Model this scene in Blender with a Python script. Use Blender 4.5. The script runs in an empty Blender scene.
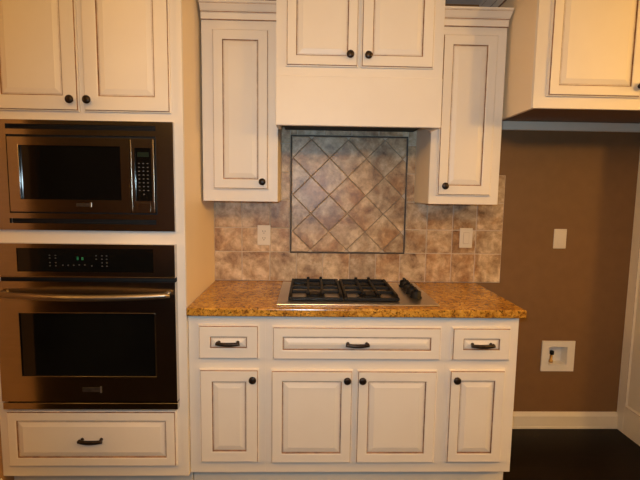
import bpy, bmesh, math, random
from mathutils import Vector, Matrix
random.seed(7)
S = bpy.context.scene
COL = S.collection

# ------------------------------------------------------------------ materials
def mat(name):
    m = bpy.data.materials.new(name); m.use_nodes = True
    nt = m.node_tree
    return m, nt, nt.nodes['Principled BSDF']
def link(nt, a, b): nt.links.new(a, b)
def setp(b, col=None, rough=None, metal=None, spec=None, coat=None):
    if col is not None: b.inputs['Base Color'].default_value = (*col, 1)
    if rough is not None: b.inputs['Roughness'].default_value = rough
    if metal is not None: b.inputs['Metallic'].default_value = metal
    if spec is not None: b.inputs['Specular IOR Level'].default_value = spec
    if coat is not None: b.inputs['Coat Weight'].default_value = coat
def noise(nt, scale, detail=4, rough=.55, stretch=None, dist=0, vec=None):
    tc = nt.nodes.new('ShaderNodeNewGeometry')
    src = tc.outputs['Position'] if vec is None else vec
    if stretch:
        mp = nt.nodes.new('ShaderNodeMapping'); mp.inputs['Scale'].default_value = stretch
        link(nt, src, mp.inputs['Vector']); src = mp.outputs['Vector']
    n = nt.nodes.new('ShaderNodeTexNoise')
    n.inputs['Scale'].default_value = scale; n.inputs['Detail'].default_value = detail
    n.inputs['Roughness'].default_value = rough; n.inputs['Distortion'].default_value = dist
    link(nt, src, n.inputs['Vector'])
    return n
def ramp(nt, fac, stops):
    r = nt.nodes.new('ShaderNodeValToRGB'); e = r.color_ramp.elements
    e[0].position, e[0].color = stops[0][0], (*stops[0][1], 1)
    e[1].position, e[1].color = stops[1][0], (*stops[1][1], 1)
    for p, c in stops[2:]:
        x = e.new(p); x.color = (*c, 1)
    link(nt, fac, r.inputs['Fac'])
    return r
def bump(nt, b, h, strength, dist=.002):
    k = nt.nodes.new('ShaderNodeBump'); k.inputs['Strength'].default_value = strength; k.inputs['Distance'].default_value = dist
    link(nt, h, k.inputs['Height']); link(nt, k.outputs['Normal'], b.inputs['Normal'])
def mix(nt, fac, a, b, mode='MIX'):
    m = nt.nodes.new('ShaderNodeMix'); m.data_type = 'RGBA'; m.blend_type = mode
    if isinstance(fac, float): m.inputs[0].default_value = fac
    else: link(nt, fac, m.inputs[0])
    for i, v in ((6, a), (7, b)):
        if isinstance(v, tuple): m.inputs[i].default_value = (*v, 1)
        else: link(nt, v, m.inputs[i])
    return m.outputs[2]

def noisy(name, c0, c1, scale, rough, stretch=None, bmp=0, metal=0, spec=.5, lo=.35, hi=.65):
    m, nt, b = mat(name)
    n = noise(nt, scale, stretch=stretch)
    r = ramp(nt, n.outputs['Fac'], [(lo, c0), (hi, c1)])
    link(nt, r.outputs['Color'], b.inputs['Base Color'])
    setp(b, rough=rough, metal=metal, spec=spec)
    if bmp: bump(nt, b, n.outputs['Fac'], bmp)
    return m

M = {}
M['paint'] = noisy('cream_paint', (.80, .735, .645), (.82, .76, .67), 5, .42)
M['glaze'] = noisy('brown_glaze', (.17, .078, .034), (.38, .21, .11), 30, .45)
M['soft_glaze'] = noisy('thin_glaze', (.30, .18, .10), (.60, .45, .32), 30, .45)
M['cream_plain'] = noisy('pale_paint', (.80, .72, .60), (.84, .77, .65), 4, .5)
M['bronze'] = noisy('oil_rubbed_bronze', (.018, .012, .009), (.05, .032, .022), 60, .35, metal=.6)
M['lit_side_paint'] = noisy('warm_lit_cream_paint', (.83, .69, .49), (.85, .71, .51), 4, .5)  # same cream paint, with warm light on the sides put into the colour
M['trim'] = noisy('white_trim_paint', (.80, .72, .57), (.84, .76, .61), 5, .4)
M['wall'] = noisy('tan_wall_paint', (.200, .103, .039), (.215, .112, .043), 14, .6, bmp=.05)
M['lit_wall'] = noisy('lit_tan_wall_paint', (.40, .225, .095), (.43, .245, .105), 14, .6, bmp=.05)  # same tan wall, lamplight put into the colour for a brighter oven reflection
M['ceiling'] = noisy('ceiling_paint', (.78, .74, .66), (.82, .78, .70), 8, .8)
M['plastic'] = noisy('almond_plastic', (.74, .66, .53), (.78, .70, .57), 10, .35)
M['box_plastic'] = noisy('white_plastic', (.78, .74, .66), (.82, .78, .70), 10, .35)
M['black_iron'] = noisy('cast_iron', (.004, .004, .004), (.009, .008, .008), 120, .5, bmp=.2, spec=.25)
M['black_plastic'] = noisy('black_plastic', (.004, .004, .005), (.008, .008, .009), 30, .45, spec=.2)
M['cavity'] = noisy('dark_cavity', (.004, .003, .002), (.008, .006, .004), 20, .6)
M['brass'] = noisy('brass', (.60, .36, .12), (.70, .44, .16), 30, .3, metal=1)
M['grey_print'] = noisy('grey_print', (.07, .075, .08), (.11, .11, .115), 10, .5)
M['badge'] = noisy('badge_metal', (.42, .38, .34), (.52, .47, .42), 40, .35, metal=.9)
M['badge_dark'] = noisy('badge_field', (.10, .085, .07), (.15, .125, .10), 40, .35, metal=.8)
M['chrome'] = noisy('chrome', (.78, .74, .68), (.85, .80, .74), 12, .12, metal=1)
M['handle_steel'] = noisy('handle_steel', (.36, .30, .23), (.42, .35, .27), 12, .40, metal=1)
M['burner_alloy'] = noisy('burner_alloy', (.45, .43, .40), (.55, .52, .48), 30, .3, metal=1)

def steel(name, c0, c1, rough, stretch):
    m, nt, b = mat(name)
    n = noise(nt, 40, stretch=stretch)
    r = ramp(nt, n.outputs['Fac'], [(.3, c0), (.7, c1)])
    link(nt, r.outputs['Color'], b.inputs['Base Color'])
    setp(b, rough=rough, metal=1)
    bump(nt, b, n.outputs['Fac'], .02, .0005)
    return m
M['steel'] = steel('brushed_stainless', (.50, .45, .38), (.56, .50, .43), .17, (.15, 8, 8))
M['tray_steel'] = steel('cooktop_stainless', (.62, .56, .48), (.68, .61, .52), .30, (.15, 8, 8))

m, nt, b = mat('black_glass'); setp(b, (.004, .004, .004), .06, 0, .5); M['glass'] = m
n = noise(nt, 3); r = ramp(nt, n.outputs['Fac'], [(.3, (.003, .003, .003)), (.7, (.006, .006, .005))]); link(nt, r.outputs['Color'], b.inputs['Base Color'])

m, nt, b = mat('green_digits'); b.inputs['Emission Color'].default_value = (.08, .75, .25, 1); b.inputs['Emission Strength'].default_value = .16; setp(b, (.02, .1, .04), .5); M['digits'] = m
m, nt, b = mat('dim_green_lcd'); setp(b, (.006, .016, .010), .3); M['lcd'] = m

# dark wood floor
m, nt, b = mat('espresso_floor')
n = noise(nt, 6, stretch=(1, 14, 1), detail=6)
r = ramp(nt, n.outputs['Fac'], [(.3, (.005, .003, .002)), (.7, (.011, .006, .004))])
bk = nt.nodes.new('ShaderNodeTexBrick'); g = nt.nodes.new('ShaderNodeNewGeometry'); link(nt, g.outputs['Position'], bk.inputs['Vector'])
bk.inputs['Scale'].default_value = 1; bk.inputs['Brick Width'].default_value = 1.3; bk.inputs['Row Height'].default_value = .1; bk.inputs['Mortar Size'].default_value = .0015
bk.inputs['Color1'].default_value = (1, 1, 1, 1); bk.inputs['Color2'].default_value = (.6, .6, .6, 1); bk.inputs['Mortar'].default_value = (.25, .25, .25, 1)
link(nt, mix(nt, 1.0, r.outputs['Color'], bk.outputs['Color'], 'MULTIPLY'), b.inputs['Base Color']); setp(b, rough=.45, spec=.15); M['floor'] = m

# granite: golden brown with black and cream flecks
m, nt, b = mat('gold_granite')
n1 = noise(nt, 42, 6, .7, dist=.6); n2 = noise(nt, 110, 4, .6); n3 = noise(nt, 9, 3)
r1 = ramp(nt, n1.outputs['Fac'], [(.28, (.05, .03, .015)), (.38, (.30, .15, .045)), (.48, (.62, .36, .075)), (.60, (.74, .48, .13)), (.72, (.80, .62, .36))])
r2 = ramp(nt, n2.outputs['Fac'], [(.36, (.05, .04, .03)), (.45, (1, 1, 1))])
r3 = ramp(nt, n3.outputs['Fac'], [(.35, (.70, .54, .31)), (.65, (1.0, .85, .56))])
c = mix(nt, .85, r1.outputs['Color'], r2.outputs['Color'], 'MULTIPLY'); c = mix(nt, 1.0, c, r3.outputs['Color'], 'MULTIPLY')
link(nt, c, b.inputs['Base Color']); setp(b, rough=.2, spec=.5); M['granite'] = m

# travertine-look tiles, each tile a tone of its own (face attribute)
def tile_mat(name, gloss):
    m, nt, b = mat(name)
    at = nt.nodes.new('ShaderNodeAttribute'); at.attribute_name = 'tone'
    g = nt.nodes.new('ShaderNodeNewGeometry')
    va = nt.nodes.new('ShaderNodeVectorMath'); va.operation = 'MULTIPLY_ADD'
    link(nt, at.outputs['Vector'], va.inputs[0]); va.inputs[1].default_value = (9, 7, 8); link(nt, g.outputs['Position'], va.inputs[2])
    n1 = noise(nt, 11, 8, .68, dist=.35, vec=va.outputs[0]); n2 = noise(nt, 26, 6, .68, dist=.3, vec=va.outputs[0])
    r1 = ramp(nt, n1.outputs['Fac'], [(.30, (.16, .095, .05)), (.40, (.42, .30, .19)), (.52, (.62, .49, .33)), (.66, (.82, .71, .54))])
    r2 = ramp(nt, n2.outputs['Fac'], [(.30, (.55, .48, .42)), (.58, (1, 1, 1))])
    c = mix(nt, .8, r1.outputs['Color'], r2.outputs['Color'], 'MULTIPLY')
    sx = nt.nodes.new('ShaderNodeSeparateXYZ'); link(nt, at.outputs['Vector'], sx.inputs[0])
    rt = ramp(nt, sx.outputs['X'], [(0, (.84, .85, .86)), (.35, (1.0, .97, .93)), (.7, (1.0, .90, .78)), (1, (1.10, 1.07, 1.0))])
    c = mix(nt, 1.0, c, rt.outputs['Color'], 'MULTIPLY')
    n3 = noise(nt, 6.5, 5, .6, dist=.5, vec=va.outputs[0]); r3 = ramp(nt, n3.outputs['Fac'], [(.38, (.74, .54, .37)), (.50, (1, .94, .86)), (.66, (1.08, 1.06, 1.02))])
    c = mix(nt, .9, c, r3.outputs['Color'], 'MULTIPLY')
    link(nt, c, b.inputs['Base Color']); setp(b, rough=gloss, spec=.5)
    bump(nt, b, n2.outputs['Fac'], .25, .002)
    return m
M['tile'] = tile_mat('travertine_tile', .42)
M['tile_gloss'] = tile_mat('travertine_diamond_tile', .36)
M['grout'] = noisy('grout', (.60, .49, .36), (.66, .55, .42), 60, .8)
M['grout_dark'] = noisy('brown_grout', (.30, .22, .15), (.38, .29, .20), 60, .8)
M['liner'] = noisy('dark_liner', (.055, .036, .024), (.09, .06, .042), 40, .45)

# ------------------------------------------------------------------ mesh helpers
class MB:
    """collects faces for one mesh object, in world coordinates"""
    def __init__(s): s.bm = bmesh.new(); s.mats = []
    def mi(s, m):
        if m not in s.mats: s.mats.append(m)
        return s.mats.index(m)
    def merge(s, t, m):
        i = s.mi(m) if m else None
        if i is not None:
            for f in t.faces: f.material_index = i
        me = bpy.data.meshes.new('t'); t.to_mesh(me); t.free(); s.bm.from_mesh(me); bpy.data.meshes.remove(me)
    def box(s, x0, x1, y0, y1, z0, z1, m='paint', bev=.0015, seg=1):
        t = bmesh.new(); bmesh.ops.create_cube(t, size=1)
        for v in t.verts: v.co = Vector(((x0+x1)/2+v.co.x*(x1-x0), (y0+y1)/2+v.co.y*(y1-y0), (z0+z1)/2+v.co.z*(z1-z0)))
        if bev: bmesh.ops.bevel(t, geom=t.edges[:], offset=min(bev, .45*min(x1-x0, y1-y0, z1-z0)), segments=seg, affect='EDGES', profile=.5)
        s.merge(t, m); return s
    def rings(s, prof, x0, x1, z0, z1, yb, m, ax='y-'):
        """concentric rectangles: prof = [(inset, depth, material of the strip up to the next ring)], depth towards -y from yb"""
        i0 = []
        def ring(i, d):
            if ax == 'y-': return [(x0+i, yb-d, z0+i), (x1-i, yb-d, z0+i), (x1-i, yb-d, z1-i), (x0+i, yb-d, z1-i)]
            return [(yb-d, x1-i, z0+i), (yb-d, x0+i, z0+i), (yb-d, x0+i, z1-i), (yb-d, x1-i, z1-i)]   # facing -x; x0,x1 are y values
        prev = None
        for k, (i, d, mm) in enumerate(prof):
            r = [s.bm.verts.new(p) for p in ring(i, d)]
            if prev is None:
                f = s.bm.faces.new(r[::-1]); f.material_index = s.mi(m)
            else:
                for q in range(4):
                    f = s.bm.faces.new((prev[q], prev[(q+1) % 4], r[(q+1) % 4], r[q])); f.material_index = s.mi(pm)
            prev, pm = r, mm
        f = s.bm.faces.new(prev); f.material_index = s.mi(pm)
        return s
    def lathe(s, prof, c, axis, m, n=24, smooth=True):
        """prof = [(radius, height)] along axis from c"""
        a = Vector(axis).normalized(); u = a.orthogonal().normalized(); w = a.cross(u)
        t = bmesh.new(); rows = []
        for r, h in prof:
            p = Vector(c)+a*h
            rows.append([t.verts.new(p+(u*math.cos(2*math.pi*k/n)+w*math.sin(2*math.pi*k/n))*max(r, 1e-5)) for k in range(n)])
        for A, B in zip(rows, rows[1:]):
            for k in range(n):
                f = t.faces.new((A[k], A[(k+1) % n], B[(k+1) % n], B[k])); f.smooth = smooth
        t.faces.new(rows[0][::-1]); t.faces.new(rows[-1])
        bmesh.ops.recalc_face_normals(t, faces=t.faces[:])
        s.merge(t, m); return s
    def tube(s, pts, rad, m, n=12, sx=1.0, sz=1.0, up=(0, 0, 1)):
        """swept section along pts; rad = radius or list"""
        t = bmesh.new(); rows = []; N = len(pts); P = [Vector(p) for p in pts]
        for i, p in enumerate(P):
            d = (P[min(i+1, N-1)]-P[max(i-1, 0)]).normalized()
            u = d.cross(Vector(up)); u = u.normalized() if u.length > 1e-4 else d.orthogonal().normalized()
            w = u.cross(d).normalized()
            r = rad[i] if isinstance(rad, (list, tuple)) else rad
            rows.append([t.verts.new(p+u*math.cos(2*math.pi*k/n)*r*sx+w*math.sin(2*math.pi*k/n)*r*sz) for k in range(n)])
        for A, B in zip(rows, rows[1:]):
            for k in range(n):
                f = t.faces.new((A[k], A[(k+1) % n], B[(k+1) % n], B[k])); f.smooth = n > 5
        t.faces.new(rows[0][::-1]); t.faces.new(rows[-1])
        bmesh.ops.recalc_face_normals(t, faces=t.faces[:])
        s.merge(t, m); return s
    def prism(s, prof, path, m):
        """prof = [(out, z)] polygon; path = [((x,y),(outx,outy))] mitred stations; closed ends"""
        t = bmesh.new(); rows = []
        for (px, py), (ox, oy) in path:
            rows.append([t.verts.new((px+ox*o, py+oy*o, z)) for o, z in prof])
        n = len(prof)
        for A, B in zip(rows, rows[1:]):
            for k in range(n): t.faces.new((A[k], A[(k+1) % n], B[(k+1) % n], B[k]))
        t.faces.new(rows[0][::-1]); t.faces.new(rows[-1])
        bmesh.ops.recalc_face_normals(t, faces=t.faces[:])
        if isinstance(m, str): s.merge(t, m)
        else:
            for k, f in enumerate(t.faces):
                f.material_index = s.mi(m[k % n] if k < n*(len(rows)-1) else m[0])
            s.merge(t, None)
        return s

WORLD = {}
def obj(name, mb, parent=None):
    bm = mb.bm
    lo = Vector([min(v.co[i] for v in bm.verts) for i in range(3)]); hi = Vector([max(v.co[i] for v in bm.verts) for i in range(3)])
    c = (lo+hi)/2
    for v in bm.verts: v.co -= c
    me = bpy.data.meshes.new(name); bm.to_mesh(me); bm.free()
    for k in mb.mats: me.materials.append(M[k])
    o = bpy.data.objects.new(name, me); COL.objects.link(o)
    WORLD[o] = c
    if parent: o.parent = parent; o.location = c-WORLD[parent]
    else: o.location = c
    return o
def tag(o, label, cat, group=None):
    o['label'] = label; o['category'] = cat
    if group: o['group'] = group
    return o
def thing(name, label, cat, loc, group=None):
    o = bpy.data.objects.new(name, None); COL.objects.link(o); o.location = loc; WORLD[o] = Vector(loc)
    o.empty_display_size = .05
    return tag(o, label, cat, group)
def struct(name, mb):
    o = obj(name, mb); o['kind'] = 'structure'; return o

# ------------------------------------------------------------------ cabinet joinery
def knob(x, y, z, parent):
    k = MB().lathe([(.0085, 0), (.0075, .003), (.0055, .008), (.006, .013), (.013, .015), (.0175, .019), (.0175, .0225), (.013, .0265), (.004, .028)], (x, y, z), (0, -1, 0), 'bronze', 20)
    return obj('knob', k, parent)
def pull(x, y, z, parent, w=.108):
    k = MB(); pts = []; rad = []
    for i in range(15):
        t = i/14*2-1
        pts.append((x+t*w/2, y-.019-.004*(1-t*t), z-.003*(1-t*t)))
        rad.append(.0072+.0022*(1-t*t) if abs(t) < .93 else .008)
    k.tube(pts, rad, 'bronze', 12, 1.0, 1.0)
    for s in (-1, 1):
        k.lathe([(.0085, 0), (.006, .006), (.0052, .019)], (x+s*w*.40, y, z+.001), (0, -1, .0), 'bronze', 14)
        k.lathe([(.0045, 0), (.0055, .004), (.002, .0075)], (x+s*w*.44, y-.020, z+.004), (0, 0, 1), 'bronze', 10)
    return obj('pull', k, parent)
def panel_front(x0, x1, z0, z1, y, fw=.058, bevel=.026, ax='y-', T=.02):
    """raised panel front with brown glaze settled in its grooves"""
    P, G, L = 'paint', 'glaze', 'soft_glaze'
    prof = [(0, 0, P), (0, .0105, P), (.0015, .0125, P), (.0045, .0132, G), (.007, T-.001, P), (.0085, T, P),
            (fw-.006, T, P), (fw-.002, T-.0015, G), (fw, T-.0062, G), (fw+.0026, T-.0065, P), (fw+.0055, T-.0060, L),
            (fw+.0066, T-.0057, P), (fw+bevel, T-.0015, P), (fw+bevel+.0012, T-.001, P)]
    mb = MB(); mb.rings(prof, x0, x1, z0, z1, y, P, ax); return mb
def door(x0, x1, z0, z1, y, kx, kz, parent, **k):
    d = obj('door', panel_front(x0, x1, z0, z1, y, **k), parent)
    if kx is not None: knob(kx, y-.02, kz, d)
    return d
def drawer(x0, x1, z0, z1, y, parent, **k):
    d = obj('drawer', panel_front(x0, x1, z0, z1, y, **k), parent)
    pull((x0+x1)/2, y-.0185, (z0+z1)/2, d)
    return d
def frame(mb, x0, x1, z0, z1, y, holes, t=.02, m='paint'):
    """face frame with rectangular openings: vertical stiles full height per column band"""
    xs = sorted({x0, x1, *[h[0] for h in holes], *[h[1] for h in holes]})
    zs = sorted({z0, z1, *[h[2] for h in holes], *[h[3] for h in holes]})
    bm = mb.bm; i = mb.mi(m); V = {}
    solid = lambda a, c: 0 <= a < len(xs)-1 and 0 <= c < len(zs)-1 and not any(h[0]-1e-6 <= xs[a] and xs[a+1] <= h[1]+1e-6 and h[2]-1e-6 <= zs[c] and zs[c+1] <= h[3]+1e-6 for h in holes)
    def v(a, c, b):
        if (a, c, b) not in V: V[(a, c, b)] = bm.verts.new((xs[a], y+(t if b else 0), zs[c]))
        return V[(a, c, b)]
    for a in range(len(xs)-1):
        for c in range(len(zs)-1):
            if not solid(a, c): continue
            f = [bm.faces.new((v(a, c, 0), v(a+1, c, 0), v(a+1, c+1, 0), v(a, c+1, 0))), bm.faces.new((v(a, c, 1), v(a, c+1, 1), v(a+1, c+1, 1), v(a+1, c, 1)))]
            for (da, dc, p, q) in ((0, -1, (a+1, c), (a, c)), (0, 1, (a, c+1), (a+1, c+1)), (-1, 0, (a, c), (a, c+1)), (1, 0, (a+1, c+1), (a+1, c))):
                if not solid(a+da, c+dc): f.append(bm.faces.new((v(*p, 0), v(*q, 0), v(*q, 1), v(*p, 1))))
            for ff in f: ff.material_index = i
    return mb
CROWN = [(0, 0), (.007, 0), (.007, .0035), (.0105, .030), (.016, .033), (.016, .0365), (.023, .042), (.036, .058), (.042, .064), (.042, .0665), (.048, .070), (.048, .078), (0, .078)]
CROWN_M = ['glaze', 'glaze', 'paint', 'paint', 'glaze', 'paint', 'paint', 'paint', 'soft_glaze', 'paint', 'paint', 'paint', 'paint']

# ------------------------------------------------------------------ room
CEIL = 2.50
BB = [(0, 0), (.017, 0), (.017, .012), (.0145, .014), (.0145, .080), (.011, .088), (.007, .098), (.004, .104), (0, .104)]
struct('floor', MB().box(-5.2, 7.5, -8.5, .12, -.08, 0, 'floor', 0))
struct('ceiling', MB().box(-5.2, 7.5, -8.5, .12, CEIL, CEIL+.1, 'ceiling', 0))
struct('wall_back', frame(MB(), -2.6, 7.5, 0, CEIL, 0, [(2.020, 2.140, .408, .524)], t=.12, m='wall'))
struct('wall_far_left', MB().box(-2.72, -2.6, -4.0, .12, 0, CEIL, 'wall', 0))
struct('wall_left', MB().box(-.99, -.8595, -.98, 0, 0, CEIL, 'lit_wall', 0))
struct('baseboard_left', MB().prism(BB, [((-.8595, -.645), (1, 0)), ((-.8595, -.979), (1, 0))], 'trim'))
struct('wall_right', MB().box(2.516, 2.63, -.66, 0, 0, CEIL, 'wall', 0))
struct('wall_front', MB().box(-5.2, 7.5, -8.62, -8.5, 0, CEIL, 'wall', 0))
struct('wall_far_right', MB().box(7.5, 7.62, -8.5, .12, 0, CEIL, 'wall', 0))
struct('baseboard_back', MB().prism(BB, [((1.542, 0), (0, -1)), ((2.483, 0), (0, -1))], 'trim'))
struct('trim_1', MB().box(1.56, 2.482, -.019, 0, 1.813, 1.862, 'trim', .002))

# ------------------------------------------------------------------ oven tower
TL, TF = -.858, -.63
t = thing('oven_cabinet', 'tall cream glazed cabinet holding the wall oven and microwave at the left', 'cabinet', (-.43, TF/2, 0))
c = MB()
c.box(TL, TL+.018, TF+.02, 0, .105, 2.499, 'cream_plain', .001); c.box(-.018, 0, TF+.02, 0, .105, 2.499, 'lit_side_paint', .001)
c.box(TL+.018, -.018, -.012, -.002, .105, 2.499, 'cream_plain', 0)
for z in (.125, .435, 1.215, 1.75, 2.48): c.box(TL+.018, -.018, TF+.02, -.012, z, z+.018, 'cream_plain', 0)
obj('carcass', c, t)
holes = [(-.80, -.066, .17, .41), (-.79, -.064, .475, 1.18), (-.74, -.056, 1.285, 1.705)]
f = frame(MB(), TL, 0, .105, 2.499, TF, holes); obj('face_frame', f, t)
obj('toe_kick', MB().box(TL, -.001, -.56, -.54, 0, .105, 'cream_plain', .001), t)
DT = TF
door(-.820, -.434, 1.767, 2.44, DT, -.461, 1.813, t, fw=.066); door(-.413, -.048, 1.767, 2.44, DT, -.390, 1.813, t, fw=.066)
drawer(-.820, -.052, .160, .430, DT, t, fw=.048, bevel=.024)

# --- microwave with trim kit
t = thing('microwave_oven', 'built-in stainless microwave with vented trim frame above the wall oven', 'microwave', (-.396, TF, 1.263))
X0, X1, Z0, Z1 = -.812, -.038, 1.259, 1.729
fr = frame(MB(), X0, X1, Z0, Z1, -.650, [(-.745, -.112, 1.690, 1.711), (-.745, -.112, 1.332, 1.667), (-.748, -.118, 1.288, 1.309)], t=.0195, m='steel')
obj('trim_frame', fr, t)
for za, zb in ((1.690, 1.711), (1.288, 1.309)):
    v = MB(); v.box(-.7449, -.1121, -.634, -.632, za, zb, 'cavity', 0)
    for k in range(3):
        z = za+.0045+k*.006; v.box(-.7449, -.1121, -.646, -.635, z, z+.0016, 'cavity', 0)
    obj('vent', v, t)
obj('body', MB().box(-.735, -.118, -.628, -.12, 1.334, 1.665, 'cavity', .002).box(-.7448, -.1122, -.636, -.631, 1.3322, 1.6668, 'cavity', 0), t)
P = [(0, 0, 'steel'), (0, .020, 'steel'), (.002, .022, 'steel')]
d = MB()
dx0, dx1, dz0, dz1 = -.738, -.2235, 1.3385, 1.6565
frame(d, dx0, dx1, dz0, dz1, -.655, [(-.694, -.263, 1.392, 1.622)], t=.024, m='steel')
d = obj('door', d, t)
obj('window', MB().rings([(0, 0, 'glass'), (0, .004, 'glass'), (.004, .0045, 'glass')], -.694, -.263, 1.392, 1.622, -.640, 'glass'), d)
bz = MB()
for a in ((-.6955, -.6925, 1.392, 1.622), ): bz.box(a[0], a[1], -.6562, -.642, a[2], a[3], 'steel', .0005)
obj('window_bezel', bz, d)
bd = MB().box(-.457, -.393, -.6575, -.655, 1.3635, 1.3785, 'badge_dark', .0005).box(-.397, -.392, -.659, -.655, 1.3605, 1.3815, 'badge', .0005)
obj('badge', bd, d)
cp = MB(); frame(cp, -.2195, -.1185, 1.3385, 1.6565, -.655, [(-.203, -.132, 1.3915, 1.6175)], t=.024, m='steel')
cp.box(-.2195, -.2165, -.6575, -.655, 1.345, 1.652, 'steel', .0008); cp.box(-.1245, -.1215, -.6575, -.655, 1.345, 1.652, 'steel', .0008)
cp = obj('control_panel', cp, t)
obj('keypad', MB().box(-.203, -.132, -.650, -.632, 1.3915, 1.6175, 'glass', .001), cp)
obj('display', MB().box(-.192, -.143, -.6512, -.6500, 1.580, 1.600, 'lcd', .0003), cp)
for r_ in range(9):
    for q in range(3):
        if r_ == 8 and q != 1: continue
        x = -.186+q*.0185; z = 1.552-r_*.0165
        obj('button', MB().box(x-.0035, x+.0035, -.6508, -.6499, z-.0022, z+.0022, 'grey_print', .0003), cp)
obj('open_button', MB().box(-.197, -.138, -.6565, -.654, 1.3455, 1.383, 'steel', .0008), cp)

# --- wall oven
t = thing('wall_oven', 'single stainless wall oven with bowed bar handle under the microwave', 'oven', (-.43, TF, .447))
OL, OR = -.817, -.037
obj('body', MB().box(-.785, -.07, -.628, -.06, .48, 1.175, 'cavity', .002).box(OL+.003, OR-.001, -.6315, -.6305, .47, 1.19, 'cavity', 0), t)
cpl = MB(); frame(cpl, OL+.012, OR, 1.058, 1.201, -.665, [(-.718, -.130, 1.078, 1.1815)], t=.034, m='steel')
cpl = obj('control_panel', cpl, t)
obj('display', MB().box(-.718, -.130, -.662, -.632, 1.078, 1.1815, 'glass', .001), cpl)
dg = MB()
def seg(mb, x, z, segs, h=.013, w=.007, s=.0018, y=-.6630):
    R = {'a': (0, w, h-s, h), 'g': (0, w, h/2-s/2, h/2+s/2), 'd': (0, w, 0, s), 'f': (0, s, h/2, h), 'b': (w-s, w, h/2, h), 'e': (0, s, 0, h/2), 'c': (w-s, w, 0, h/2)}
    for q in segs: a = R[q]; mb.box(x+a[0], x+a[1], y, y+.0011, z+a[2], z+a[3], 'digits', 0)
seg(dg, -.462, 1.131, 'abgcd'); seg(dg, -.441, 1.131, 'abcdef', h=.011)
obj('clock_digits', dg, cpl)
for (x, z) in [(-.59, 1.150), (-.565, 1.150), (-.59, 1.138), (-.565, 1.138), (-.59, 1.118), (-.565, 1.118), (-.59, 1.104), (-.565, 1.104), (-.535, 1.107), (-.512, 1.107), (-.488, 1.107), (-.464, 1.109), (-.44, 1.109), (-.41, 1.105),
               (-.39, 1.150), (-.365, 1.150), (-.345, 1.150), (-.39, 1.135), (-.365, 1.135), (-.345, 1.135), (-.365, 1.119), (-.345, 1.119), (-.365, 1.104), (-.345, 1.104)]:
    x += .012
    obj('button', MB().box(x-.003, x+.003, -.6629, -.6619, z-.002, z+.002, 'grey_print', .0003), cpl)
obj('control_lip', MB().box(OL+.010, OR, -.670, -.634, 1.0535, 1.0575, 'steel', .001), cpl)
d = MB(); frame(d, OL, OR, .487, 1.035, -.668, [(-.722, -.129, .604, .894)], t=.036, m='steel')
d = obj('door', d, t)
w = MB(); w.rings([(0, 0, 'glass'), (0, .006, 'glass'), (.003, .0065, 'glass')], -.722, -.129, .604, .894, -.656, 'glass')
obj('window', w, d)
tr = MB(); fr2 = [(-.724, -.127, .601, .605), (-.724, -.127, .893, .897), (-.7245, -.7205, .605, .893), (-.1305, -.1265, .605, .893)]
for a in fr2: tr.box(a[0], a[1], -.6695, -.660, a[2], a[3], 'steel', .0008)
obj('window_bezel', tr, d)
h = MB(); pts = []; rad = []
for i in range(33):
    s = i/32*2-1
    pts.append((-.427+s*.375, -.696-.046*(1-s*s), .984-.004*(1-s*s))); rad.append(.0125+.002*(1-s*s) if abs(s) < .97 else .010)
h.tube(pts, rad, 'handle_steel', 16, 1.0, 1.0)
for s in (-1, 1): h.tube([(-.427+s*.352, -.667, .984), (-.427+s*.352, -.703, .984)], .010, 'handle_steel', 12)
obj('handle', h, d)
obj('badge', MB().box(-.458, -.374, -.6705, -.668, .533, .554, 'badge_dark', .0005).box(-.379, -.373, -.672, -.668, .529, .558, 'badge', .0005), d)
obj('bottom_vent', MB().box(OL, OR, -.664, -.632, .447, .4775, 'steel', .0015), t)

# ------------------------------------------------------------------ base cabinets
BF = -.605
def base_cab(x0, x1, label, side_r=False):
    t = thing('base_cabinet', label, 'cabinet', ((x0+x1)/2, BF/2, 0), 'base cabinets under the granite countertop')
    obj('carcass', MB().box(x0, x1, BF+.02, -.002, .105, .876, 'cream_plain', .0005), t)
    return t
t = base_cab(.002, .355, 'narrow cream base cabinet between the oven tower and the double-door base cabinet')
obj('face_frame', MB().box(.002, .355, BF, BF+.02, .105, .876, 'paint', .0006), t)
obj('toe_kick', MB().box(.002, .355, -.55, -.53, 0, .105, 'cream_plain', 0), t)
drawer(.049, .325, .669, .830, BF, t, fw=.056, bevel=.022)
door(.051, .325, .163, .620, BF, .299, .578, t, fw=.060)
t = base_cab(.355, 1.193, 'wide cream base cabinet with two doors under the gas cooktop')
obj('face_frame', MB().box(.355, 1.193, BF, BF+.02, .105, .876, 'paint', .0006), t)
obj('toe_kick', MB().box(.355, 1.193, -.55, -.53, 0, .105, 'cream_plain', 0), t)
drawer(.387, 1.170, .667, .825, BF, t, fw=.050, bevel=.022)
door(.381, .7625, .158, .617, BF, .735, .576, t, fw=.054); door(.783, 1.159, .158, .617, BF, .806, .576, t, fw=.054)
t = base_cab(1.193, 1.536, 'narrow cream base cabinet at the open right end of the counter')
obj('face_frame', MB().box(1.193, 1.536, BF, BF+.02, .105, .876, 'paint', .0006), t)
obj('toe_kick', MB().box(1.193, 1.531, -.55, -.53, 0, .105, 'cream_plain', 0), t)
drawer(1.221, 1.496, .667, .825, BF, t, fw=.054, bevel=.022)
door(1.217, 1.482, .160, .620, BF, 1.246, .579, t, fw=.052)

ct = MB().box(.0015, 1.553, -.642, -.001, .8765, .9145, 'granite', .006, 3)
tag(obj('granite_countertop', ct), 'polished golden brown speckled granite countertop over the base cabinets', 'countertop')

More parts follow.
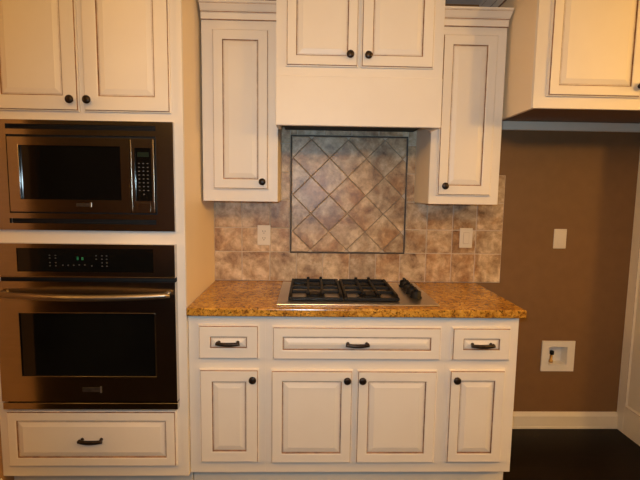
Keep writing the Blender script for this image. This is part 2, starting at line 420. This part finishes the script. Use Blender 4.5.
# ------------------------------------------------------------------ backsplash
def clip(poly, x0, x1, z0, z1):
    for ax, val, sgn in ((0, x0, 1), (0, x1, -1), (1, z0, 1), (1, z1, -1)):
        out = []
        for i in range(len(poly)):
            a, b_ = poly[i], poly[(i+1) % len(poly)]
            da, db = sgn*(a[ax]-val), sgn*(b_[ax]-val)
            if da >= 0: out.append(a)
            if (da >= 0) != (db >= 0):
                q = da/(da-db); out.append((a[0]+(b_[0]-a[0])*q, a[1]+(b_[1]-a[1])*q))
        poly = out
        if not poly: return []
    return poly
def shrink(poly, d):
    """inset a convex counter-clockwise polygon"""
    n = len(poly); out = []
    for i in range(n):
        p0, p1, p2 = Vector(poly[i-1]), Vector(poly[i]), Vector(poly[(i+1) % n])
        e1, e2 = (p1-p0), (p2-p1)
        if e1.length < 1e-6 or e2.length < 1e-6: return []
        n1 = Vector((-e1.y, e1.x)).normalized(); n2 = Vector((-e2.y, e2.x)).normalized()
        den = 1+n1.dot(n2)
        if den < .05: return []
        out.append(tuple(p1+(n1+n2)*d/den))
    return out
def area(p): return sum(p[i][0]*p[(i+1) % len(p)][1]-p[(i+1) % len(p)][0]*p[i][1] for i in range(len(p)))/2
def tiles(polys, ygrout, th, gap, m, mg, tilt=0):
    """every tile rises from the grout bed as one connected sheet"""
    mb = MB(); bm = mb.bm; lay = bm.faces.layers.float_vector.new('tone'); it, ig = mb.mi(m), mb.mi(mg)
    for p in polys:
        q0 = shrink(p, gap/2); q1 = shrink(p, gap/2+.0022) if q0 else []
        if not q1 or area(q1) < 2e-4 or area(q0) <= 0: continue
        tone = (random.random(), random.random(), random.random())
        tx, tz = random.uniform(-tilt, tilt), random.uniform(-tilt, tilt)
        cx = sum(a[0] for a in p)/len(p); cz = sum(a[1] for a in p)/len(p)
        V0 = [bm.verts.new((a[0], ygrout, a[1])) for a in p]
        V1 = [bm.verts.new((a[0], ygrout, a[1])) for a in q0]
        V2 = [bm.verts.new((a[0], ygrout-th*.7+(a[0]-cx)*tx+(a[1]-cz)*tz, a[1])) for a in q0]
        V3 = [bm.verts.new((a[0], ygrout-th+(a[0]-cx)*tx+(a[1]-cz)*tz, a[1])) for a in q1]
        n = len(p)
        for A, B, i in ((V0, V1, ig), (V1, V2, it), (V2, V3, it)):
            for k in range(n):
                f = bm.faces.new((A[k], A[(k+1) % n], B[(k+1) % n], B[k])); f.material_index = i; f[lay] = tone
        f = bm.faces.new(V3); f.material_index = it; f[lay] = tone
    bmesh.ops.remove_doubles(bm, verts=bm.verts[:], dist=1e-5)
    return mb
t = thing('tile_backsplash', 'mottled tan stone tile backsplash with framed diamond panel behind the cooktop', 'backsplash', (.85, -.004, .915))
PX0, PX1, PZ0, PZ1 = .440, 1.116, 1.083, 1.763      # outer edge of the framed panel
rect = lambda a, b, c, d: [(a, c), (b, c), (b, d), (a, d)]
rows = [.9155, 1.088, 1.228, 1.390, 1.552, 1.714, 1.836]
polys = []
XS = [.0005, .160, .323, .478, .634, .790, .946, 1.090, 1.244, 1.396, 1.537, 1.696]
for a, b_ in zip(rows, rows[1:]):
    for x0, x1 in zip(XS, XS[1:]):
        if a > 1.5 and not (.3 < (x0+x1)/2 < 1.3): continue
        if a < 1.08: polys.append(rect(x0, x1, a, b_)); continue
        parts = []
        if b_ <= PZ0 or a >= PZ1 or x1 <= PX0 or x0 >= PX1: parts = [(x0, x1, a, b_)]
        else:
            if x0 < PX0: parts.append((x0, PX0, a, b_))
            if x1 > PX1: parts.append((PX1, x1, a, b_))
            if b_ > PZ1: parts.append((max(x0, PX0), min(x1, PX1), PZ1, b_))
        polys += [rect(*q) for q in parts if q[1]-q[0] > .012 and q[3]-q[2] > .012]
bed = MB(); bed.box(.0005, 1.696, -.0042, -.0005, .9155, 1.52, 'grout', 0); bed.box(.36, 1.20, -.0042, -.0005, 1.52, 1.836, 'grout', 0)
obj('grout_bed', bed, t)
obj('field_tiles', tiles(polys, -.0044, .004, .0055, 'tile', 'grout', .004), t)
ln = MB()
L = .0075
for a in ((PX0, PX1, PZ0, PZ0+L), (PX0, PX1, PZ1-L, PZ1), (PX0, PX0+L, PZ0+L, PZ1-L), (PX1-L, PX1, PZ0+L, PZ1-L)):
    ln.box(a[0], a[1], -.015, -.0044, a[2], a[3], 'liner', .003, 2)
obj('liner_border', ln, t)
ix0, ix1, iz0, iz1 = PX0+L, PX1-L, PZ0+L, PZ1-L
hd = .106; polys = []
for i in range(-1, 8):
    for j in range(-1, 8):
        cx, cz = .560+(i-1)*hd, 1.635-(j-1)*hd
        if (i+j) % 2: continue
        p = [(cx, cz-hd), (cx+hd, cz), (cx, cz+hd), (cx-hd, cz)]
        p = clip(p, ix0, ix1, iz0, iz1)
        if len(p) >= 3 and area(p) > 4e-4: polys.append(p)
obj('diamond_tiles', tiles(polys, -.0044, .0055, .004, 'tile_gloss', 'grout_dark', .012), t)

# ------------------------------------------------------------------ wall cabinets
WF = -.325
def wall_cab(x0, x1, label):
    t = thing('wall_cabinet', label, 'cabinet', ((x0+x1)/2, WF/2, 1.388), 'wall cabinets beside the hood')
    obj('carcass', MB().box(x0, x1, WF+.02, -.001, 1.388, 2.345, 'cream_plain', .0008), t)
    obj('face_frame', MB().box(x0, x1, WF, WF+.02, 1.388, 2.345, 'paint', .0008), t)
    return t
t = wall_cab(.013, .389, 'narrow cream wall cabinet left of the hood with knob at lower right')
door(.066, .343, 1.448, 2.224, WF, .314, 1.487, t, fw=.053)
obj('crown_moulding', MB().prism([(o, z+2.266) for o, z in CROWN], [((.013, WF-.001), (0, -1)), ((.3875, WF-.001), (0, -1))], CROWN_M), t)
t = wall_cab(1.162, 1.522, 'narrow cream wall cabinet right of the hood with knob at lower left')
door(1.200, 1.476, 1.432, 2.224, WF, 1.235, 1.480, t, fw=.053)
obj('crown_moulding', MB().prism([(o, z+2.262) for o, z in CROWN], [((1.164, WF-.001), (0, -1)), ((1.5225, WF-.001), (.13, -1)), ((1.5225, -.001), (.13, 0))], CROWN_M), t)

# hood cabinet (deeper, hollow under its apron)
HF = -.486
t = thing('hood_cabinet', 'deep cream range hood cabinet with plain apron above the tiled panel', 'cabinet', (.776, HF/2, 1.75))
c = MB(); c.box(.390, .408, HF+.02, -.327, 1.75, 2.499, 'cream_plain', .0005); c.box(1.143, 1.161, HF+.02, -.327, 1.75, 2.499, 'cream_plain', .0005)
c.box(.408, 1.143, HF+.02, -.010, 1.838, 1.856, 'cream_plain', 0); c.box(.408, 1.143, HF+.02, -.001, 2.48, 2.499, 'cream_plain', 0)
obj('carcass', c, t)
f = frame(MB(), .390, 1.161, 1.86, 2.499, HF, []); obj('face_frame', f, t)
obj('apron', MB().box(.389, 1.1625, HF-.006, HF+.019, 1.748, 1.972, 'paint', .003, 2), t)
obj('liner', MB().box(.409, 1.142, HF+.021, -.011, 1.790, 1.800, 'cavity', 0), t)
door(.435, .766, 2.012, 2.44, HF, .728, 2.063, t, fw=.049); door(.779, 1.1145, 2.012, 2.44, HF, .811, 2.061, t, fw=.054)

# refrigerator cabinet at the right
FF = -.60
t = thing('refrigerator_cabinet', 'deep cream wall cabinet high over the empty refrigerator recess', 'cabinet', (2.015, FF/2, 1.825))
c = MB(); c.box(1.540, 1.558, FF+.02, -.001, 1.827, 2.45, 'lit_side_paint', .0008); c.box(2.464, 2.482, FF+.02, -.001, 1.827, 2.45, 'cream_plain', .0008)
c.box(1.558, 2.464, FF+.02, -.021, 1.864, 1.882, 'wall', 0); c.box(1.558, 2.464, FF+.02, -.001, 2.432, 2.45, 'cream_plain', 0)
obj('carcass', c, t)
obj('face_frame', frame(MB(), 1.540, 2.482, 1.827, 2.45, FF, []), t)
door(1.595, 2.012, 1.877, 2.40, FF, 2.001, 1.924, t, fw=.048); door(2.024, 2.440, 1.877, 2.40, FF, 2.045, 1.922, t, fw=.048)
obj('crown_moulding', MB().prism([(o, z+2.421) for o, z in CROWN], [((1.539, -.002), (-1, 0)), ((1.539, FF-.001), (-1, -1)), ((2.480, FF-.001), (0, -1))], CROWN_M), t)
t = thing('refrigerator_side_panel', 'tall cream panelled end panel closing the right side of the refrigerator recess', 'panel', (2.505, -.32, 0))
obj('panel', MB().box(2.4925, 2.515, -.64, -.0005, 0, 2.498, 'trim', 0), t)
p = MB(); XA, XB = 2.4835, 2.4922
p.box(XA, XB, -.64, -.580, 0, 2.45, 'trim', .001); p.box(XA, XB, -.064, -.0005, 0, 2.45, 'trim', .001)
p.box(XA, XB, -.580, -.064, 0, .168, 'trim', .001); p.box(XA, XB, -.580, -.064, 2.38, 2.45, 'trim', .001)
obj('panel_frame', p, t)
mb = MB(); mb.rings([(0, 0, 'soft_glaze'), (0, .0085, 'soft_glaze'), (.003, .0085, 'trim'), (.014, .001, 'trim')], -.580, -.064, .168, 2.38, 2.4924, 'trim', ax='x-')
obj('panel_moulding', mb, t)

# ------------------------------------------------------------------ cooktop
t = thing('gas_cooktop', 'stainless gas cooktop with black grates set in the granite countertop', 'cooktop', (.785, -.32, .915))
CZ = .9150
tray = MB(); tray.box(.403, 1.167, -.585, -.060, CZ, CZ+.007, 'tray_steel', .003, 2)
obj('tray', tray, t)
top = CZ+.007
burn = [(.585, -.190, .046), (.585, -.415, .036), (.857, -.190, .038), (.857, -.415, .046)]
for x, y, r_ in burn:
    bb = MB().lathe([(r_*1.5, 0), (r_*1.45, .003), (r_*1.05, .004), (r_, .007), (r_*.98, .009)], (x, y, top), (0, 0, 1), 'burner_alloy', 28)
    bb = obj('burner', bb, t)
    obj('burner_cap', MB().lathe([(r_*1.25, 0), (r_*1.32, .002), (r_*1.28, .005), (r_*.5, .007), (.002, .0072)], (x, y, top+.0092), (0, 0, 1), 'black_iron', 28), bb)
def grate(x0, x1, y0, y1, cx):
    g = MB(); zt, w = .949, .007; zl = top+.0165
    def bar(xa, xb, ya, yb, z, h=.015): g.box(xa, xb, ya, yb, z-h, z, 'black_iron', .003, 2)
    # low outer frame standing on the tray
    for x in (x0, x1-2*w): bar(x, x+2*w, y0, y1, zl, .0155)
    for y in (y0, y1-2*w): bar(x0+2*w, x1-2*w, y, y+2*w, zl, .0155)
    # upper rail set back from the front and two long bars over the burners
    yf, yb, ym = y0+.035, y1-.012, (y0+y1)/2
    for x in (x0+.002, x1-.016): bar(x, x+.014, yf, yb, zt)
    bar(x0+.016, x1-.016, yb-.014, yb, zt); bar(x0+.016, x1-.016, ym-.007, ym+.007, zt)
    for x in (x0+.009, x1-.009, cx-.036, cx+.036):
        for ya, yl in ((yf, y0+w), (yb-.007, y1-w)):
            g.tube([(x, ya, zt-.006), (x, (ya+yl)/2, zt-.014), (x, yl, zl-.004)], .0078, 'black_iron', 8)
    for x in (cx-.036, cx+.036):
        bar(x-.0065, x+.0065, yf, yb-.014, zt+.002)
        g.box(x-.008, x+.008, yb-.020, yb+.002, zt-.002, zt+.011, 'black_iron', .003, 2)
        g.box(x-.008, x+.008, yf-.004, yf+.018, zt-.002, zt+.009, 'black_iron', .003, 2)
    for by in (-.190, -.415):
        bar(x0+.016, cx-.030, by-.0055, by+.0055, zt+.001); bar(cx+.030, x1-.016, by-.0055, by+.0055, zt+.001)
    return obj('grate', g, t)
grate(.4545, .7200, -.522, -.088, .585)
grate(.7235, .9900, -.522, -.088, .857)
for y in (-.165, -.255, -.345, -.435):
    x = 1.088
    k = MB().lathe([(.031, 0), (.031, .004), (.026, .007), (.025, .030), (.022, .034), (.004, .0345)], (x, y, top), (0, 0, 1), 'black_plastic', 24)
    k.box(x-.006, x+.006, y-.024, y+.024, top+.028, top+.045, 'black_plastic', .002, 2)
    obj('control_knob', k, t)

# ------------------------------------------------------------------ plates on the walls
def plate(x, z, y, w=.076, h=.117):
    return MB().box(x-w/2, x+w/2, y-.006, y, z-h/2, z+h/2, 'plastic', .0025, 2)
t = thing('wall_outlet', 'almond duplex outlet on the tile left of the diamond panel', 'outlet', (.289, -.0098, 1.186))
obj('cover_plate', plate(.289, 1.186, -.0098), t)
for s in (-1, 1):
    z = 1.186+s*.0195
    o = obj('receptacle', MB().box(.289-.017, .289+.017, -.0180, -.0158, z-.0145, z+.0145, 'plastic', .003, 2), t)
    sl = MB()
    for sx in (-.0065, .0065): sl.box(.289+sx-.0012, .289+sx+.0012, -.0183, -.0179, z-.001, z+.008, 'cavity', 0)
    sl.lathe([(.0025, 0), (.0025, .0004)], (.289, -.0179, z-.007), (0, -1, 0), 'cavity', 10)
    obj('slots', sl, o)
t = thing('light_switch', 'almond rocker switch on the tile below the right wall cabinet', 'switch', (1.477, -.0098, 1.183))
obj('cover_plate', plate(1.477, 1.183, -.0098), t)
obj('rocker', MB().rings([(0, 0, 'plastic'), (0, .001, 'soft_glaze'), (.0015, .001, 'plastic'), (.002, .004, 'plastic')], 1.477-.017, 1.477+.017, 1.183-.034, 1.183+.034, -.0157, 'plastic'), t)
t = thing('refrigerator_outlet', 'almond outlet plate on the bare tan wall of the refrigerator recess', 'outlet', (2.045, 0, 1.184))
obj('cover_plate', plate(2.045, 1.184, -.0002), t)
for s in (-1, 1): obj('receptacle', MB().box(2.045-.017, 2.045+.017, -.0082, -.0061, 1.184+s*.0195-.0145, 1.184+s*.0195+.0145, 'plastic', .003, 2), t)

t = thing('water_outlet_box', 'white icemaker water valve box set low in the tan wall', 'valve box', (2.086, 0, .464))
bx = MB(); frame(bx, 1.981, 2.183, .368, .558, -.010, [(2.020, 2.140, .408, .524)], t=.0095, m='box_plastic')
obj('flange', bx, t)
rc = MB(); X0, X1, Z0, Z1 = 2.0205, 2.1395, .4085, .5235
rc.box(X0, X1, .058, .061, Z0, Z1, 'box_plastic', 0)
for a in ((X0, X0+.003, Z0, Z1), (X1-.003, X1, Z0, Z1), (X0+.003, X1-.003, Z0, Z0+.003), (X0+.003, X1-.003, Z1-.003, Z1)): rc.box(a[0], a[1], -.0095, .058, a[2], a[3], 'box_plastic', 0)
obj('recess', rc, t)
v = MB().lathe([(.012, 0), (.012, .014), (.008, .016), (.008, .050)], (2.060, .028, .4118), (0, 0, 1), 'brass', 16)
v = obj('valve', v, t)
obj('valve_handle', MB().box(2.050, 2.070, .012, .034, .462, .488, 'black_plastic', .004, 2), v)

# ------------------------------------------------------------------ camera
px, py, pz, pitch, yaw, roll, fpx = .5465, -2.6328, 1.4414, .1065, .0265, -.0144, 450.2
F = Vector((math.sin(yaw)*math.cos(pitch), math.cos(yaw)*math.cos(pitch), -math.sin(pitch))); R = Vector((math.cos(yaw), -math.sin(yaw), 0)); U = R.cross(F)
R2 = R*math.cos(roll)-U*math.sin(roll); U2 = R*math.sin(roll)+U*math.cos(roll)
cam = bpy.data.objects.new('camera', bpy.data.cameras.new('camera')); COL.objects.link(cam)
cam.matrix_world = Matrix(((R2.x, U2.x, -F.x, px), (R2.y, U2.y, -F.y, py), (R2.z, U2.z, -F.z, pz), (0, 0, 0, 1)))
cam.data.sensor_width = 36; cam.data.lens = fpx*36/640; cam.data.clip_start = .01
S.camera = cam

# ------------------------------------------------------------------ light
def lamp(name, kind, loc, power, col, size, target=None):
    l = bpy.data.lights.new(name, kind); l.energy = power; l.color = col
    if kind == 'AREA': l.shape = 'DISK'; l.size = size
    else: l.shadow_soft_size = size
    o = bpy.data.objects.new(name, l); COL.objects.link(o); o.location = loc
    if target is not None: o.rotation_euler = (Vector(target)-Vector(loc)).to_track_quat('-Z', 'Y').to_euler()
    return o
WARM = (1.0, .53, .125)
for n, loc, p in [('ceiling_globe_light', (2.3, -1.5, 2.25), 4.5), ('ceiling_globe_light', (.75, -2.2, 2.28), 5), ('ceiling_globe_light', (-.35, -1.7, 2.3), 5.5),
                  ('rear_warm_fill', (.5, -3.2, 2.3), 56), ('left_warm_fill', (-2.2, -1.8, 2.1), 54), ('right_warm_fill', (3.2, -2.8, 2.2), 72), ('far_right_warm_fill', (4.8, -1.45, 1.95), 185)]:  # added unseen warm fills: even out the fronts, brighten tower and fridge cabinet sides
    lamp(n, 'POINT', loc, p, WARM, .11)
fl = lamp('camera_flash', 'SPOT', (px-.02, py+.01, pz+.06), 70, (.54, .79, 1.0), .025, (.75, 0, 1.10))
fl.data.spot_size = math.radians(104); fl.data.spot_blend = .9
w = bpy.data.worlds.new('room_ambience'); S.world = w; w.use_nodes = True
w.node_tree.nodes['Background'].inputs[0].default_value = (1, .75, .5, 1); w.node_tree.nodes['Background'].inputs[1].default_value = .02

S.view_settings.view_transform = 'Standard'; S.view_settings.look = 'None'
S.view_settings.gamma = 1; S.view_settings.use_curve_mapping = False
S.view_settings.exposure = 0
